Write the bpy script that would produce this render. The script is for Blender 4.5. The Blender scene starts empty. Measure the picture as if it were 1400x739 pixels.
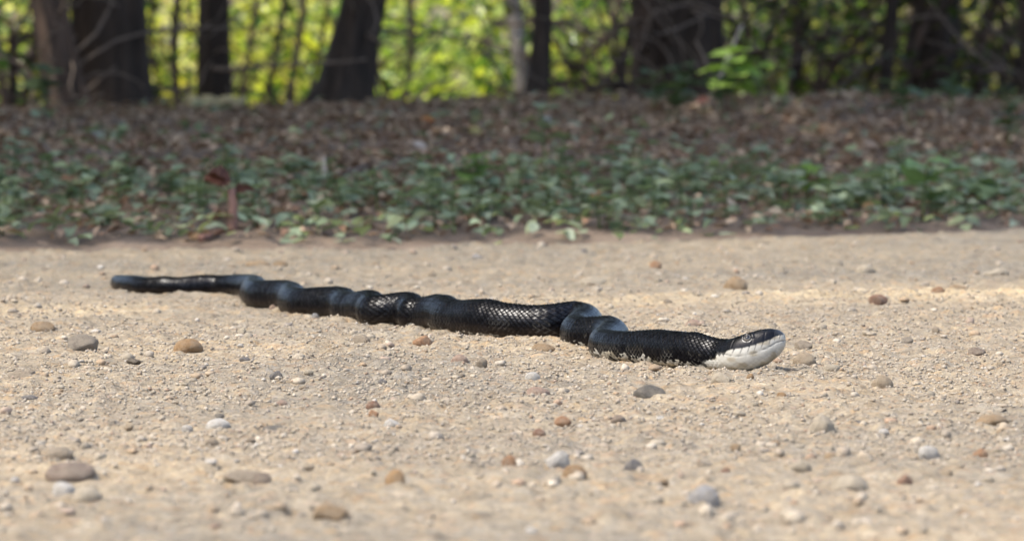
import bpy, math, random
import numpy as np
from mathutils import Vector, Matrix, noise as mnoise

random.seed(7); RNG = np.random.default_rng(11)
scene = bpy.context.scene
COL = scene.collection

# ------------------------------------------------------------------ camera
FPX, CX, CY, HORIZON = 6588.0, 700.0, 369.5, 40.0      # photo pixels (1400 wide)
CAM_H = 0.2835
PITCH = math.atan((CY - HORIZON) / FPX)
cam = bpy.data.cameras.new('camera'); camo = bpy.data.objects.new('camera', cam); COL.objects.link(camo)
cam.sensor_width = 36.0; cam.lens = FPX / 1400 * 36
cam.clip_start = 0.05; cam.clip_end = 2000
camo.location = (0, 0, CAM_H); camo.rotation_euler = (math.pi/2 - PITCH, 0, 0)
cam.dof.use_dof = True; cam.dof.focus_distance = 4.04; cam.dof.aperture_fstop = 14.5
scene.camera = camo

# ------------------------------------------------------------------ light
SUN_EL, SUN_BACK = math.radians(57), math.radians(-22)   # from the left, a little on the camera's side
to_sun = Vector((-math.cos(SUN_EL)*math.cos(SUN_BACK), math.cos(SUN_EL)*math.sin(SUN_BACK), math.sin(SUN_EL)))
world = bpy.data.worlds.new('World'); scene.world = world; world.use_nodes = True
wn = world.node_tree; bg = wn.nodes['Background']
sky = wn.nodes.new('ShaderNodeTexSky'); sky.sky_type = 'NISHITA'; sky.sun_disc = False
sky.dust_density = 3.0; sky.ozone_density = 0.8; sky.air_density = 0.9; sky.sun_elevation = SUN_EL; sky.sun_rotation = math.atan2(to_sun.x, to_sun.y)
wn.links.new(sky.outputs[0], bg.inputs[0]); bg.inputs[1].default_value = 0.15
sun = bpy.data.lights.new('sun', 'SUN'); suno = bpy.data.objects.new('sun', sun); COL.objects.link(suno)
sun.energy = 2.0; sun.angle = math.radians(0.53); sun.color = (1.0, 0.95, 0.87)
suno.rotation_euler = to_sun.to_track_quat('Z', 'Y').to_euler()
vs = scene.view_settings; vs.view_transform = 'Standard'; vs.look = 'None'; vs.gamma = 1; vs.exposure = 1.3
scene.render.engine = 'CYCLES'
scene.cycles.use_denoising = True
scene.cycles.max_bounces = 8; scene.cycles.transparent_max_bounces = 8

# ------------------------------------------------------------------ helpers
def sm(a, b, x):
    t = np.clip((x - a) / (b - a), 0, 1); return t*t*(3 - 2*t)

def hash2(ix, iy, seed=0):
    h = (ix.astype(np.int64)*374761393 + iy.astype(np.int64)*668265263 + seed*974711) & 0xffffffff
    h = ((h ^ (h >> 13)) * 1274126177) & 0xffffffff
    h = (h ^ (h >> 16)) & 0xffffff
    return h / float(0xffffff)

def vnoise(x, y, seed=0):
    x = np.asarray(x, float); y = np.asarray(y, float)
    ix = np.floor(x); iy = np.floor(y); fx = x-ix; fy = y-iy
    ux = fx*fx*fx*(fx*(fx*6-15)+10); uy = fy*fy*fy*(fy*(fy*6-15)+10)
    a = hash2(ix, iy, seed); b = hash2(ix+1, iy, seed); c = hash2(ix, iy+1, seed); d = hash2(ix+1, iy+1, seed)
    return (a+(b-a)*ux)*(1-uy) + (c+(d-c)*ux)*uy - 0.5

def fbm(x, y, octv=4, seed=0):
    s = 0; amp = 1.0
    for o in range(octv):
        s = s + amp*vnoise(x*2**o + 17.3*o, y*2**o - 9.1*o, seed+o); amp *= 0.5
    return s

def mesh_from(name, verts, faces, smooth=True, col=None):
    """verts (n,3); faces (m,k) with constant k"""
    me = bpy.data.meshes.new(name)
    v = np.ascontiguousarray(verts, dtype=np.float32); f = np.ascontiguousarray(faces, dtype=np.int32)
    m, k = f.shape
    me.vertices.add(len(v)); me.vertices.foreach_set('co', v.ravel())
    me.loops.add(m*k); me.loops.foreach_set('vertex_index', f.ravel())
    me.polygons.add(m); me.polygons.foreach_set('loop_start', np.arange(0, m*k, k, dtype=np.int32))
    me.polygons.foreach_set('loop_total', np.full(m, k, dtype=np.int32))
    if smooth: me.polygons.foreach_set('use_smooth', np.ones(m, dtype=bool))
    me.update(calc_edges=True)
    if col is not None:
        ca = me.color_attributes.new('Col', 'FLOAT_COLOR', 'POINT')
        c = np.ones((len(v), 4), dtype=np.float32); c[:, :3] = col
        ca.data.foreach_set('color', c.ravel())
    return me

def obj(name, me, mat=None, parent=None, label=None, cat=None, group=None, kind=None):
    o = bpy.data.objects.new(name, me); COL.objects.link(o)
    if mat is not None and me is not None and len(me.materials) == 0: me.materials.append(mat)
    if parent is not None: o.parent = parent
    tag(o, label, cat, group, kind)
    return o

def tag(o, label=None, cat=None, group=None, kind=None):
    if label: o['label'] = label
    if cat: o['category'] = cat
    if group: o['group'] = group
    if kind: o['kind'] = kind
    return o

def thing(name, loc, label, cat, group=None, rz=0):
    o = bpy.data.objects.new(name, None); COL.objects.link(o); o.location = loc; o.rotation_euler = (0, 0, rz)
    o.empty_display_size = 0.05
    return tag(o, label, cat, group)

CP, SP = math.cos(PITCH), math.sin(PITCH)
def ray(x, y):
    dz = (CY - y)/FPX
    return Vector(((x - CX)/FPX, CP + SP*dz, -SP + CP*dz))
def on_plane(x, y, z0=0.0):
    r = ray(x, y); t = (z0 - CAM_H)/r.z
    return Vector((r.x*t, r.y*t, z0))
def at_depth(x, y, Y):
    r = ray(x, y); t = Y/r.y
    return Vector((r.x*t, Y, CAM_H + r.z*t))

# ------------------------------------------------------------------ materials
def newmat(name):
    m = bpy.data.materials.new(name); m.use_nodes = True
    nt = m.node_tree; return m, nt, nt.nodes['Principled BSDF']
def N(nt, t, **kw):
    n = nt.nodes.new(t)
    for k, v in kw.items(): setattr(n, k, v)
    return n
def ramp(nt, fac, stops):
    r = N(nt, 'ShaderNodeValToRGB'); cr = r.color_ramp
    while len(cr.elements) < len(stops): cr.elements.new(0.5)
    for e, (p, c) in zip(cr.elements, stops): e.position = p; e.color = (*c, 1)
    nt.links.new(fac, r.inputs[0]); return r.outputs[0]
def noise_tex(nt, scale, detail=4, rough=0.55, vec=None, out=0):
    n = N(nt, 'ShaderNodeTexNoise'); n.inputs['Scale'].default_value = scale
    n.inputs['Detail'].default_value = detail; n.inputs['Roughness'].default_value = rough
    if vec is None:
        g = N(nt, 'ShaderNodeNewGeometry'); vec = g.outputs['Position']
    nt.links.new(vec, n.inputs['Vector']); return n.outputs[out]
def mix(nt, fac, a, b, mode='MIX'):
    n = N(nt, 'ShaderNodeMix', data_type='RGBA', blend_type=mode)
    for i, v in ((0, fac), (6, a), (7, b)):
        if isinstance(v, (int, float)): n.inputs[i].default_value = v
        elif isinstance(v, tuple): n.inputs[i].default_value = (*v, 1)
        else: nt.links.new(v, n.inputs[i])
    return n.outputs[2]
def bump(nt, bsdf, height, dist, strength=1.0):
    b = N(nt, 'ShaderNodeBump'); b.inputs['Distance'].default_value = dist; b.inputs['Strength'].default_value = strength
    nt.links.new(height, b.inputs['Height']); nt.links.new(b.outputs[0], bsdf.inputs['Normal'])

def mat_sand():
    m, nt, b = newmat('sandy_road')
    big = noise_tex(nt, 2.2, 4); med = noise_tex(nt, 28, 5); fine = noise_tex(nt, 700, 3, 0.7)
    c = ramp(nt, med, [(0.30, (0.275, 0.238, 0.184)), (0.5, (0.345, 0.306, 0.244)), (0.72, (0.410, 0.370, 0.302))])
    c2 = ramp(nt, big, [(0.35, (0.86, 0.86, 0.87)), (0.65, (1.10, 1.05, 0.98))])
    c = mix(nt, 1.0, c, c2, 'MULTIPLY')
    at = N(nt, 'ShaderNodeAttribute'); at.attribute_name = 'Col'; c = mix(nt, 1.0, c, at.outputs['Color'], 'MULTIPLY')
    # single grains: tinted specks
    g = N(nt, 'ShaderNodeNewGeometry')
    v = N(nt, 'ShaderNodeTexVoronoi'); v.inputs['Scale'].default_value = 420; nt.links.new(g.outputs['Position'], v.inputs['Vector'])
    sep = N(nt, 'ShaderNodeSeparateColor'); nt.links.new(v.outputs['Color'], sep.inputs[0])
    speck = ramp(nt, sep.outputs[0], [(0.0, (0.60, 0.55, 0.50)), (0.22, (0.85, 0.80, 0.72)), (0.6, (1, 1, 1)), (0.9, (1.12, 1.02, 0.85)), (1.0, (1.4, 1.35, 1.25))])
    c = mix(nt, 0.8, c, speck, 'MULTIPLY')
    v2 = N(nt, 'ShaderNodeTexVoronoi'); v2.inputs['Scale'].default_value = 120; nt.links.new(g.outputs['Position'], v2.inputs['Vector'])
    sp2 = N(nt, 'ShaderNodeSeparateColor'); nt.links.new(v2.outputs['Color'], sp2.inputs[0])
    grit = ramp(nt, sp2.outputs[0], [(0.0, (0.70, 0.66, 0.62)), (0.12, (0.92, 0.95, 1.02)), (0.3, (1, 1, 1)), (0.62, (1.0, 0.99, 0.97)), (0.78, (1.16, 1.12, 1.02)), (0.88, (1.18, 0.98, 0.76)), (0.95, (1.08, 0.92, 0.84)), (1.0, (1.35, 1.36, 1.36))])
    c = mix(nt, 0.6, c, grit, 'MULTIPLY')
    fr = ramp(nt, fine, [(0.3, (0.75, 0.74, 0.72)), (0.7, (1.18, 1.18, 1.18))])
    c = mix(nt, 0.7, c, fr, 'MULTIPLY')
    nt.links.new(c, b.inputs['Base Color']); b.inputs['Roughness'].default_value = 0.93
    b.inputs['Specular IOR Level'].default_value = 0.2
    add = N(nt, 'ShaderNodeMath', operation='ADD'); nt.links.new(fine, add.inputs[0]); nt.links.new(sep.outputs[1], add.inputs[1])
    bump(nt, b, add.outputs[0], 0.0016, 1.0)
    return m

def mat_floor():
    m, nt, b = newmat('forest_soil')
    med = noise_tex(nt, 9, 6, 0.65); fine = noise_tex(nt, 90, 4, 0.7)
    c = ramp(nt, med, [(0.3, (0.115, 0.080, 0.054)), (0.5, (0.200, 0.147, 0.104)), (0.72, (0.290, 0.225, 0.168))])
    c = mix(nt, 0.7, c, ramp(nt, fine, [(0.3, (0.6, 0.58, 0.55)), (0.7, (1.35, 1.3, 1.25))]), 'MULTIPLY')
    nt.links.new(c, b.inputs['Base Color']); b.inputs['Roughness'].default_value = 0.95
    bump(nt, b, fine, 0.012, 0.9); return m

def mat_stone():
    m, nt, b = newmat('pebble_stone')
    oi = N(nt, 'ShaderNodeObjectInfo'); tc = N(nt, 'ShaderNodeTexCoord')
    n1 = noise_tex(nt, 2.6, 6, 0.65, tc.outputs['Object']); n2 = noise_tex(nt, 14, 4, 0.7, tc.outputs['Object'])
    c = mix(nt, 1.0, oi.outputs['Color'], ramp(nt, n1, [(0.28, (0.62, 0.56, 0.50)), (0.5, (1, 1, 1)), (0.72, (1.22, 1.20, 1.16))]), 'MULTIPLY')
    c = mix(nt, 0.75, c, ramp(nt, n2, [(0.32, (0.66, 0.62, 0.58)), (0.55, (1.05, 1.05, 1.05))]), 'MULTIPLY')
    dz = noise_tex(nt, 1.6, 5, 0.7, tc.outputs['Object'])
    c = mix(nt, ramp(nt, dz, [(0.42, (0, 0, 0)), (0.68, (.55, .55, .55))]), c, (.32, .27, .20))
    nt.links.new(c, b.inputs['Base Color']); b.inputs['Roughness'].default_value = 0.72
    b.inputs['Specular IOR Level'].default_value = 0.35
    bump(nt, b, n2, 0.03, 0.6); return m

def mat_grit():
    m, nt, b = newmat('grit')
    a = N(nt, 'ShaderNodeAttribute'); a.attribute_name = 'Col'
    n2 = noise_tex(nt, 500, 4, 0.7)
    c = mix(nt, 0.8, a.outputs['Color'], ramp(nt, n2, [(0.3, (0.7, 0.67, 0.63)), (0.7, (1.2, 1.2, 1.2))]), 'MULTIPLY')
    nt.links.new(c, b.inputs['Base Color']); b.inputs['Roughness'].default_value = 0.85
    b.inputs['Specular IOR Level'].default_value = 0.25
    return m

def mat_leaf(name, trans=0.45, rough=0.45, use_object=False, tgain=(1.85, 1.85, 0.9)):
    m, nt, b = newmat(name)
    if use_object: src = N(nt, 'ShaderNodeObjectInfo').outputs['Color']
    else:
        a = N(nt, 'ShaderNodeAttribute'); a.attribute_name = 'Col'; src = a.outputs['Color']
    var = ramp(nt, noise_tex(nt, 45, 3), [(0.3, (0.8, 0.8, 0.8)), (0.7, (1.15, 1.15, 1.15))])
    c = mix(nt, 1.0, src, var, 'MULTIPLY')
    nt.links.new(c, b.inputs['Base Color']); b.inputs['Roughness'].default_value = rough
    b.inputs['Specular IOR Level'].default_value = 0.4
    t = N(nt, 'ShaderNodeBsdfTranslucent')
    tc = mix(nt, 1.0, c, tgain, 'MULTIPLY'); nt.links.new(tc, t.inputs['Color'])
    mx = N(nt, 'ShaderNodeMixShader'); mx.inputs[0].default_value = trans
    nt.links.new(b.outputs[0], mx.inputs[1]); nt.links.new(t.outputs[0], mx.inputs[2])
    nt.links.new(mx.outputs[0], nt.nodes['Material Output'].inputs['Surface'])
    return m

def mat_bark(name, dark, light):
    m, nt, b = newmat(name)
    tc = N(nt, 'ShaderNodeTexCoord'); mp = N(nt, 'ShaderNodeMapping'); mp.inputs['Scale'].default_value = (1, 1, 0.16)
    nt.links.new(tc.outputs['Object'], mp.inputs[0])
    n1 = noise_tex(nt, 40, 6, 0.65, mp.outputs[0]); n2 = noise_tex(nt, 7, 4, 0.5)
    c = ramp(nt, n1, [(0.32, dark), (0.68, light)])
    c = mix(nt, 0.6, c, ramp(nt, n2, [(0.3, (0.65, 0.65, 0.65)), (0.7, (1.25, 1.2, 1.15))]), 'MULTIPLY')
    nt.links.new(c, b.inputs['Base Color']); b.inputs['Roughness'].default_value = 0.9
    bump(nt, b, n1, 0.012, 1.0); return m

def mat_plain(name, color, rough=0.6, spec=0.5, var=0.0, scale=60):
    m, nt, b = newmat(name)
    n = noise_tex(nt, scale, 4)
    c = mix(nt, 1.0, color, ramp(nt, n, [(0.3, (1-var,)*3), (0.7, (1+var,)*3)]), 'MULTIPLY')
    nt.links.new(c, b.inputs['Base Color']); b.inputs['Roughness'].default_value = rough
    b.inputs['Specular IOR Level'].default_value = spec
    return m

def mat_snake():
    m, nt, b = newmat('snake_skin')
    a = N(nt, 'ShaderNodeAttribute'); a.attribute_name = 'Col'
    nt.links.new(a.outputs['Color'], b.inputs['Base Color'])
    n = noise_tex(nt, 900, 3)
    rr = N(nt, 'ShaderNodeMapRange'); nt.links.new(n, rr.inputs[0])
    rr.inputs[1].default_value = 0.3; rr.inputs[2].default_value = 0.7; rr.inputs[3].default_value = 0.24; rr.inputs[4].default_value = 0.37
    nt.links.new(rr.outputs[0], b.inputs['Roughness'])
    gl = N(nt, 'ShaderNodeAttribute'); gl.attribute_name = 'Gloss'
    gm = N(nt, 'ShaderNodeMapRange'); nt.links.new(gl.outputs['Fac'], gm.inputs[0]); gm.inputs[3].default_value = 0.03; gm.inputs[4].default_value = 0.36
    nt.links.new(gm.outputs[0], b.inputs['Specular IOR Level'])
    bump(nt, b, n, 0.0001, 0.4)
    return m

M_SAND, M_FLOOR, M_STONE, M_GRIT = mat_sand(), mat_floor(), mat_stone(), mat_grit()
M_LEAF = mat_leaf('green_leaf', .5, .25); M_LEAFO = mat_leaf('verge_leaf', 0.3, 0.55, True, (1.2, 1.3, 0.8))
M_LITTER = mat_leaf('dead_leaf', 0.15, 0.7, False, (1.2, 1.0, 0.8)); M_LITTERO = mat_leaf('fallen_leaf_skin', 0.15, 0.7, True, (1.2, 1.0, 0.8))
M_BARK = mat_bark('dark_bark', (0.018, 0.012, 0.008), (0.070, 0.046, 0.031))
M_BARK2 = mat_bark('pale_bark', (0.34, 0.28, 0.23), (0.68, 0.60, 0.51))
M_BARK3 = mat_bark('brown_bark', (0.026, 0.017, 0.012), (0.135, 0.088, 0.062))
M_STEM = mat_plain('green_stem', (0.10, 0.13, 0.04), 0.6, 0.3, 0.2)
M_TWIG = mat_plain('dry_twig', (0.17, 0.13, 0.10), 0.85, 0.2, 0.3)
M_SNAKE = mat_snake()

# ------------------------------------------------------------------ ground shape
E0, E1 = 6.42, 0.49                                   # road edge: Y = E0 + E1*X
EN = math.sqrt(1 + E1*E1)
def edge_s(x, y): return (y - E0 - E1*x)/EN
def road_low(x, y):
    z = 0.0045*vnoise(x*1.7, y*1.1, 3) + 0.0030*vnoise(x*5.3, y*3.7, 5)
    z = z + 0.007*np.exp(-((y - 5.02 - 0.15*x)/0.10)**2)*sm(-0.1, 0.35, np.asarray(x, float))
    return z
def bank(x, y):
    s = edge_s(x, y)
    z = np.interp(s, [-1, 0, .5, 1.4, 2.4, 3.1, 4.2, 6, 9, 14, 40, 70, 130, 400], [-.05, 0.002, .030, .078, .112, .122, .07, -.18, -.5, -.7, -.6, 1.5, 9, 40])
    return z + (0.03*vnoise(x*1.3, y*1.3, 21) + 0.018*vnoise(x*4.1, y*4.1, 22))*sm(0.0, 1.5, s)
def gz(x, y):
    s = float(edge_s(x, y))
    return float(bank(x, y)) if s > 0.02 else float(road_low(x, y))
def on_bank(x, y):
    """where the pixel's line of sight first meets the bank"""
    r = ray(x, y); Y = 6.0
    while Y < 16:
        t = Y/r.y
        if CAM_H + r.z*t <= gz(r.x*t, Y): break
        Y += 0.01
    t = Y/r.y
    return Vector((r.x*t, Y, gz(r.x*t, Y)))

def axis(segs):
    """segs: list of (start, end, step)"""
    out = []
    for a, b, st in segs: out.append(np.linspace(a, b, max(2, int(round((b-a)/st))+1))[:-1])
    out.append(np.array([segs[-1][1]])); return np.concatenate(out)
def grid_mesh(name, xs, ys, zf, keep=None):
    X, Y = np.meshgrid(xs, ys); Z = zf(X, Y)
    v = np.stack([X.ravel(), Y.ravel(), Z.ravel()], 1)
    nx = len(xs); ny = len(ys)
    i = np.arange((ny-1)*(nx-1)); r = i//(nx-1); c = i % (nx-1); a = r*nx + c
    f = np.stack([a, a+1, a+nx+1, a+nx], 1)
    if keep is not None:
        k = keep(X, Y).ravel(); f = f[k[f].any(1)]
        used = np.zeros(len(v), bool); used[f] = True; remap = np.cumsum(used)-1
        v = v[used]; f = remap[f]
    return mesh_from(name, v, f)

def road_z(x, y):
    fade = np.clip(1.4 - np.abs(x)/3, 0.0, 1)
    z = road_low(x, y)
    clod = sm(0.12, 0.42, fbm(x*34, y*26, 3, 31))
    z = z + fade*(0.0022*fbm(x*22, y*16, 3, 41) + 0.0030*clod + 0.0030*fbm(x*90, y*70, 2, 51) + 0.0026*np.clip(vnoise(x*230, y*130, 61), -.2, .5))
    s = edge_s(x, y) + 0.20*fbm(x*4, y*4, 3, 71)
    return z - 0.10*sm(-0.03, 0.35, s)
xs = axis([(-60, -8, 4), (-8, -1.6, .4), (-1.6, -.62, .016), (-.62, .62, .0026), (.62, 1.6, .016), (1.6, 8, .4), (8, 60, 4)])
ys = axis([(-40, -2, 2), (-2, 2.2, .15), (2.2, 2.6, .01), (2.6, 4.9, .0055), (4.9, 7.6, .012), (7.6, 40, 1.2)])
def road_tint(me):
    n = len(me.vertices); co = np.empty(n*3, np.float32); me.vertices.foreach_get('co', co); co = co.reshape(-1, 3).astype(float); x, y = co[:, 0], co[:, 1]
    sun_streak = np.exp(-((y - 5.0 - .15*x + .05*vnoise(x*3, y*3, 601))/.11)**2)*sm(-.15, .30, x)*(.75 + .5*vnoise(x*9, y*5, 602))     # sunlit streak painted into the sand colour along the berm
    sun_streak = np.maximum(sun_streak, .7*np.exp(-((y - 4.75 + .2*x)/.10)**2)*sm(-.30, -.45, x))  # second painted sun streak, at left
    grey_sand = sm(5.15, 5.5, y - .3*x)*(.8 + .6*vnoise(x*2, y*1.2, 603)) + .8*sm(.05, .4, fbm(x*1.6, y*.9, 3, 604))                   # greyer far road, plus packed greyer track in patches
    c = np.ones((n, 3)) + sun_streak[:, None]*np.array([.56, .50, .34]) - np.clip(grey_sand, 0, 1)[:, None]*np.array([.15, .13, .10])
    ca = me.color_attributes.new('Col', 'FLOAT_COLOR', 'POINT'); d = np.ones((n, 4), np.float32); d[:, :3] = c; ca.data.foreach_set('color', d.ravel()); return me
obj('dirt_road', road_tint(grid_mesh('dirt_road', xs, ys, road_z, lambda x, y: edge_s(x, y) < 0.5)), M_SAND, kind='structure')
xs = axis([(-400, -40, 20), (-40, -4, 1), (-4, -1.5, .1), (-1.5, 1.7, .03), (1.7, 4, .1), (4, 40, 1), (40, 400, 20)])
ys = axis([(-60, 3, 3), (3, 5.5, .25), (5.5, 10.8, .03), (10.8, 16, .15), (16, 60, 1), (60, 420, 12)])
def floor_z(x, y):
    s = edge_s(x, y)
    z = bank(x, y) + np.where(s > 0, 0.012*fbm(x*14, y*14, 3, 81), 0)
    return np.where(s < 0, -0.06 + 0.062*sm(-0.35, 0.0, s), z)
obj('forest_floor', grid_mesh('forest_floor', xs, ys, floor_z), M_FLOOR, kind='structure')

# ------------------------------------------------------------------ snake
PXM = 0.607e-3                                         # metres per photo pixel at the head
# (photo x, photo y of ground contact, body height in photo pixels there)
PATH = [(236,382,2.5),(214,383,5),(192,384.5,9),(171,388,13.5),(160,391.5,17),(168,395.5,19),(184,398,22.5),(198,399.5,21),(222,400.5,24.5),(248,401,23.3),(275,401,26.8),(300,401.3,26.5),
 (325,403,29.5),(344,406,32.5),(349,409.5,33.5),(346,414,34.5),(354,418.3,36.5),(375,420.3,38.5),(393,422,39.7),(400.5,424.6,38.8),(399,428,36.5),(411,431,37),(438,433,40.3),(461,434.5,42.7),(470.5,436,41.8),
 (472,438.2,39),(485,440,39),(501,442,44.6),(509,443.4,44.4),(509.5,445,41),(521,446,40.6),(543,446.2,45.2),(557,446.8,46.8),(564,448.2,45.2),(565,449.5,42),(580,450.2,43.2),(597,451.6,48.1),(608,453.5,49.5),
 (615.5,455.8,46.3),(631,457.6,46),(651,459.6,49.6),(668,461,51.2),(690,462.5,47.6),(715,463.6,45.3),(745,464.6,46.2),(769,464.3,49.3),(785,463.7,50.8),(797.5,464.8,49.2),(800,467.6,46.2),(792.5,471,43.8),(788,474.2,42.4),
 (797,477,42),(815,478.6,44.1),(830.5,480.1,46.6),(837.5,483,45.4),(831,486.5,42.3),(825.5,490,40.4),(833.5,493,40),(858,496.5,41.3),(895,500,48.3),(930,503.8,49),(960,506.8,43.5),(985,508.5,40.5),(1012,510.3,49),(1040,511,50),(1060,511,45),(1074,511,40)]
def build_snake():
    P = []; H = []
    for x, y, h in PATH:
        p = on_plane(x, y); P.append((p.x, p.y)); H.append(h*p.y/FPX)
    P = np.array(P)[::-1]; H = np.array(H)[::-1]; XP = np.array([p[0] for p in PATH], float)[::-1]
    # smooth, dense centre line (Catmull-Rom), head -> tail
    Pe = np.vstack([2*P[0]-P[1], P, 2*P[-1]-P[-2]])
    pts = []; hh = []; xp = []
    for i in range(len(P)-1):
        p0, p1, p2, p3 = Pe[i], Pe[i+1], Pe[i+2], Pe[i+3]
        t = np.linspace(0, 1, 60, endpoint=False)[:, None]
        pts.append(0.5*((2*p1) + (-p0+p2)*t + (2*p0-5*p1+4*p2-p3)*t**2 + (-p0+3*p1-3*p2+p3)*t**3))
        hh.append(H[i] + (H[i+1]-H[i])*t[:, 0]); xp.append(XP[i] + (XP[i+1]-XP[i])*t[:, 0])
    pts = np.vstack(pts+[P[-1:]]); hh = np.concatenate(hh+[H[-1:]]); xp = np.concatenate(xp+[XP[-1:]])
    k = np.hanning(47); k /= k.sum()
    def smooth(a):
        return np.convolve(np.pad(a, 23, mode='reflect', reflect_type='odd'), k, mode='valid')
    pts = np.stack([smooth(pts[:, 0]), smooth(pts[:, 1])], 1); hh = smooth(hh)
    S = np.concatenate([[0], np.cumsum(np.linalg.norm(np.diff(pts, axis=0), axis=1))])
    total = S[-1]
    # ring spacing: fine on the head, coarser to the tail
    ss = [0.0]; st0 = 0.00012
    while ss[-1] < total:
        s = ss[-1]
        st = 0.00012 + 0.00033*min(1, s/0.008) if s < 0.055 else (0.00074 if s < 0.75 else 0.00074 + 0.0005*min(1, (s-0.75)/0.5))
        ss.append(s + st)
    ss = np.array(ss[:-1] + [total])
    cx = np.interp(ss, S, pts[:, 0]); cy = np.interp(ss, S, pts[:, 1]); hgt = np.interp(ss, S, hh); xpx = np.interp(ss, S, xp)
    tx = np.gradient(cx, ss); ty = np.gradient(cy, ss)
    for _ in range(3):
        tx = np.convolve(np.pad(tx, 4, mode='edge'), np.ones(9)/9, 'valid'); ty = np.convolve(np.pad(ty, 4, mode='edge'), np.ones(9)/9, 'valid')
    n = np.hypot(tx, ty); tx /= n; ty /= n
    sx, sy = ty, -tx                                    # side vector: +side is away from the camera for a head pointing right
    gl = road_low(cx, cy) - 0.0006
    ztop = hgt.copy(); zbot = np.zeros_like(hgt); wid = hgt*0.50*1.04
    # head profile from the photograph (x photo, top y, bottom y, half width m)
    HP = np.array([(930,455.0,504.5,.0142),(945,457.6,505.8,.0137),(960,463.0,507.2,.0126),(975,467.2,508.6,.0114),(988,468.4,509.8,.0112),(1000,466.6,510.6,.0122),(1012,461.8,510.8,.0138),
      (1025,456.6,509.2,.0139),(1033,454.2,507.2,.0132),(1042,452.2,503.6,.0121),(1050,451.2,499.2,.0110),(1057,451.4,494.2,.0100),(1063,452.6,489.0,.0089),(1068,455.0,483.8,.0077),(1071.5,458.2,479.5,.0060),(1073.3,461.5,475.8,.0040),(1074,466,470.5,.0012)])
    hd = xpx > 930
    zt = (511 - np.interp(xpx, HP[:, 0], HP[:, 1]))*PXM; zb = (511 - np.interp(xpx, HP[:, 0], HP[:, 2]))*PXM; hw = np.interp(xpx, HP[:, 0], HP[:, 3])
    def sms(a, k_):
        kk = np.hanning(k_); kk /= kk.sum(); pad = k_//2
        b = np.convolve(np.pad(a, pad, mode='edge'), kk, 'valid'); w = np.clip(ss/0.004, 0, 1); return a*(1-w) + b*w
    zt, zb, hw = sms(zt, 31), sms(zb, 31), sms(hw, 31)
    bl = sm(930, 958, xpx)
    ztop = ztop*(1-bl) + zt*bl; zbot = zbot*(1-bl) + (zb - zb.min()*0)*bl; wid = wid*(1-bl) + hw*bl
    zbot = np.where(xpx < 1000, np.minimum(zbot, 0.0004), zbot)
    headf = sm(985, 1012, xpx)
    NS = 156
    ph = (np.arange(NS) + 0.5)/NS*2*np.pi                # 0 at +side, pi/2 top, 3pi/2 bottom
    c, s_ = np.cos(ph)[None, :], np.sin(ph)[None, :]
    ntop = (2.15 + 0.45*headf)[:, None]; nbot = (2.7 - 0.35*headf)[:, None]
    nn = np.where(s_ > 0, ntop, nbot)
    ex = np.sign(c)*np.abs(c)**(2/nn); ez = np.sign(s_)*np.abs(s_)**(2/nn)
    zc = (zbot + (ztop - zbot)*(0.46 - 0.04*headf))[:, None]
    up = (ztop[:, None] - zc); dn = (zc - zbot[:, None])
    # body: upper flanks slope like a loaf of bread
    lat = wid[:, None]*ex*(1 - 0.10*np.clip(ez, 0, 1)**1.5*(1-headf[:, None]) - 0.12*np.clip(ez, 0, 1)*headf[:, None])
    zz = zc + np.where(ez > 0, up*ez, dn*ez)
    # normals of the section (approx.)
    nl = np.roll(zz, -1, 1) - np.roll(zz, 1, 1); nz_ = -(np.roll(lat, -1, 1) - np.roll(lat, 1, 1)); q = np.hypot(nl, nz_) + 1e-12
    nl /= q; nz_ /= q
    # perimeter coordinate from the dorsal midline, -1..1 at belly centre
    dl = np.hypot(np.diff(np.concatenate([lat, lat[:, :1]], 1), axis=1), np.diff(np.concatenate([zz, zz[:, :1]], 1), axis=1))
    cum = np.concatenate([np.zeros((len(ss), 1)), np.cumsum(dl, 1)[:, :-1]], 1); per = dl.sum(1, keepdims=True)
    itop = NS//4
    cumt = cum[:, itop:itop+1]
    v = (cum - cumt)/per; v = (v + 0.5) % 1.0 - 0.5; v = v*2   # 0 dorsal, +-1 ventral
    girth = np.clip(hgt/0.029, 0.25, 1.15); du = np.diff(ss)/(0.0050*(0.5 + 0.5*girth[1:])); U = np.concatenate([[0], np.cumsum(du)])[:, None]
    VD = 0.80                                           # dorsal part of the half perimeter
    rows = 16.0
    vv = v/VD*rows
    A = np.floor(U - vv/2); B = np.floor(U + vv/2); fa = U - vv/2 - A; fb = U + vv/2 - B
    p = (fa+fb)/2; t = fb - fa
    edge = np.minimum(1-fa, 1-fb)
    lift = (p**0.9)*(1 - 0.5*np.abs(t)) * sm(0.0, 0.10, edge) + 0.20*np.exp(-(t/0.12)**2)*sm(.1, .4, p)
    rnd = hash2(A, B, 5); rnd2 = hash2(A, B, 9)
    dors = 1 - sm(VD-0.03, VD+0.03, np.abs(v))
    fU = U - np.floor(U)
    vent = (fU**1.5)*sm(0.0, 0.12, 1-fU)
    # scales fade out on the head, whose top carries large smooth plates
    hs = sm(990, 1004, xpx)[:, None]; amp = (0.00055 + 0.00015*sm(.2, .45, ss))[:, None]*np.clip(girth, .4, 1)[:, None]
    disp = amp*(dors*(lift + 0.25*(rnd-0.5)) + (1-dors)*0.55*vent)*(1-hs)
    # ---- head features, worked out in photo pixels of the side view
    XX = np.broadcast_to(xpx[:, None], zz.shape); YY = 511 - zz/PXM
    lower = s_ < 0.55
    my = np.interp(XX, [985,1001,1012,1023,1033,1042,1051,1059,1068,1074], [486,485.5,487.5,487,483.8,479.2,473.8,469.6,467.2,466.6])
    inmouth = sm(999, 1004, XX)
    groove = np.exp(-((YY-my)/0.75)**2)*inmouth
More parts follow.
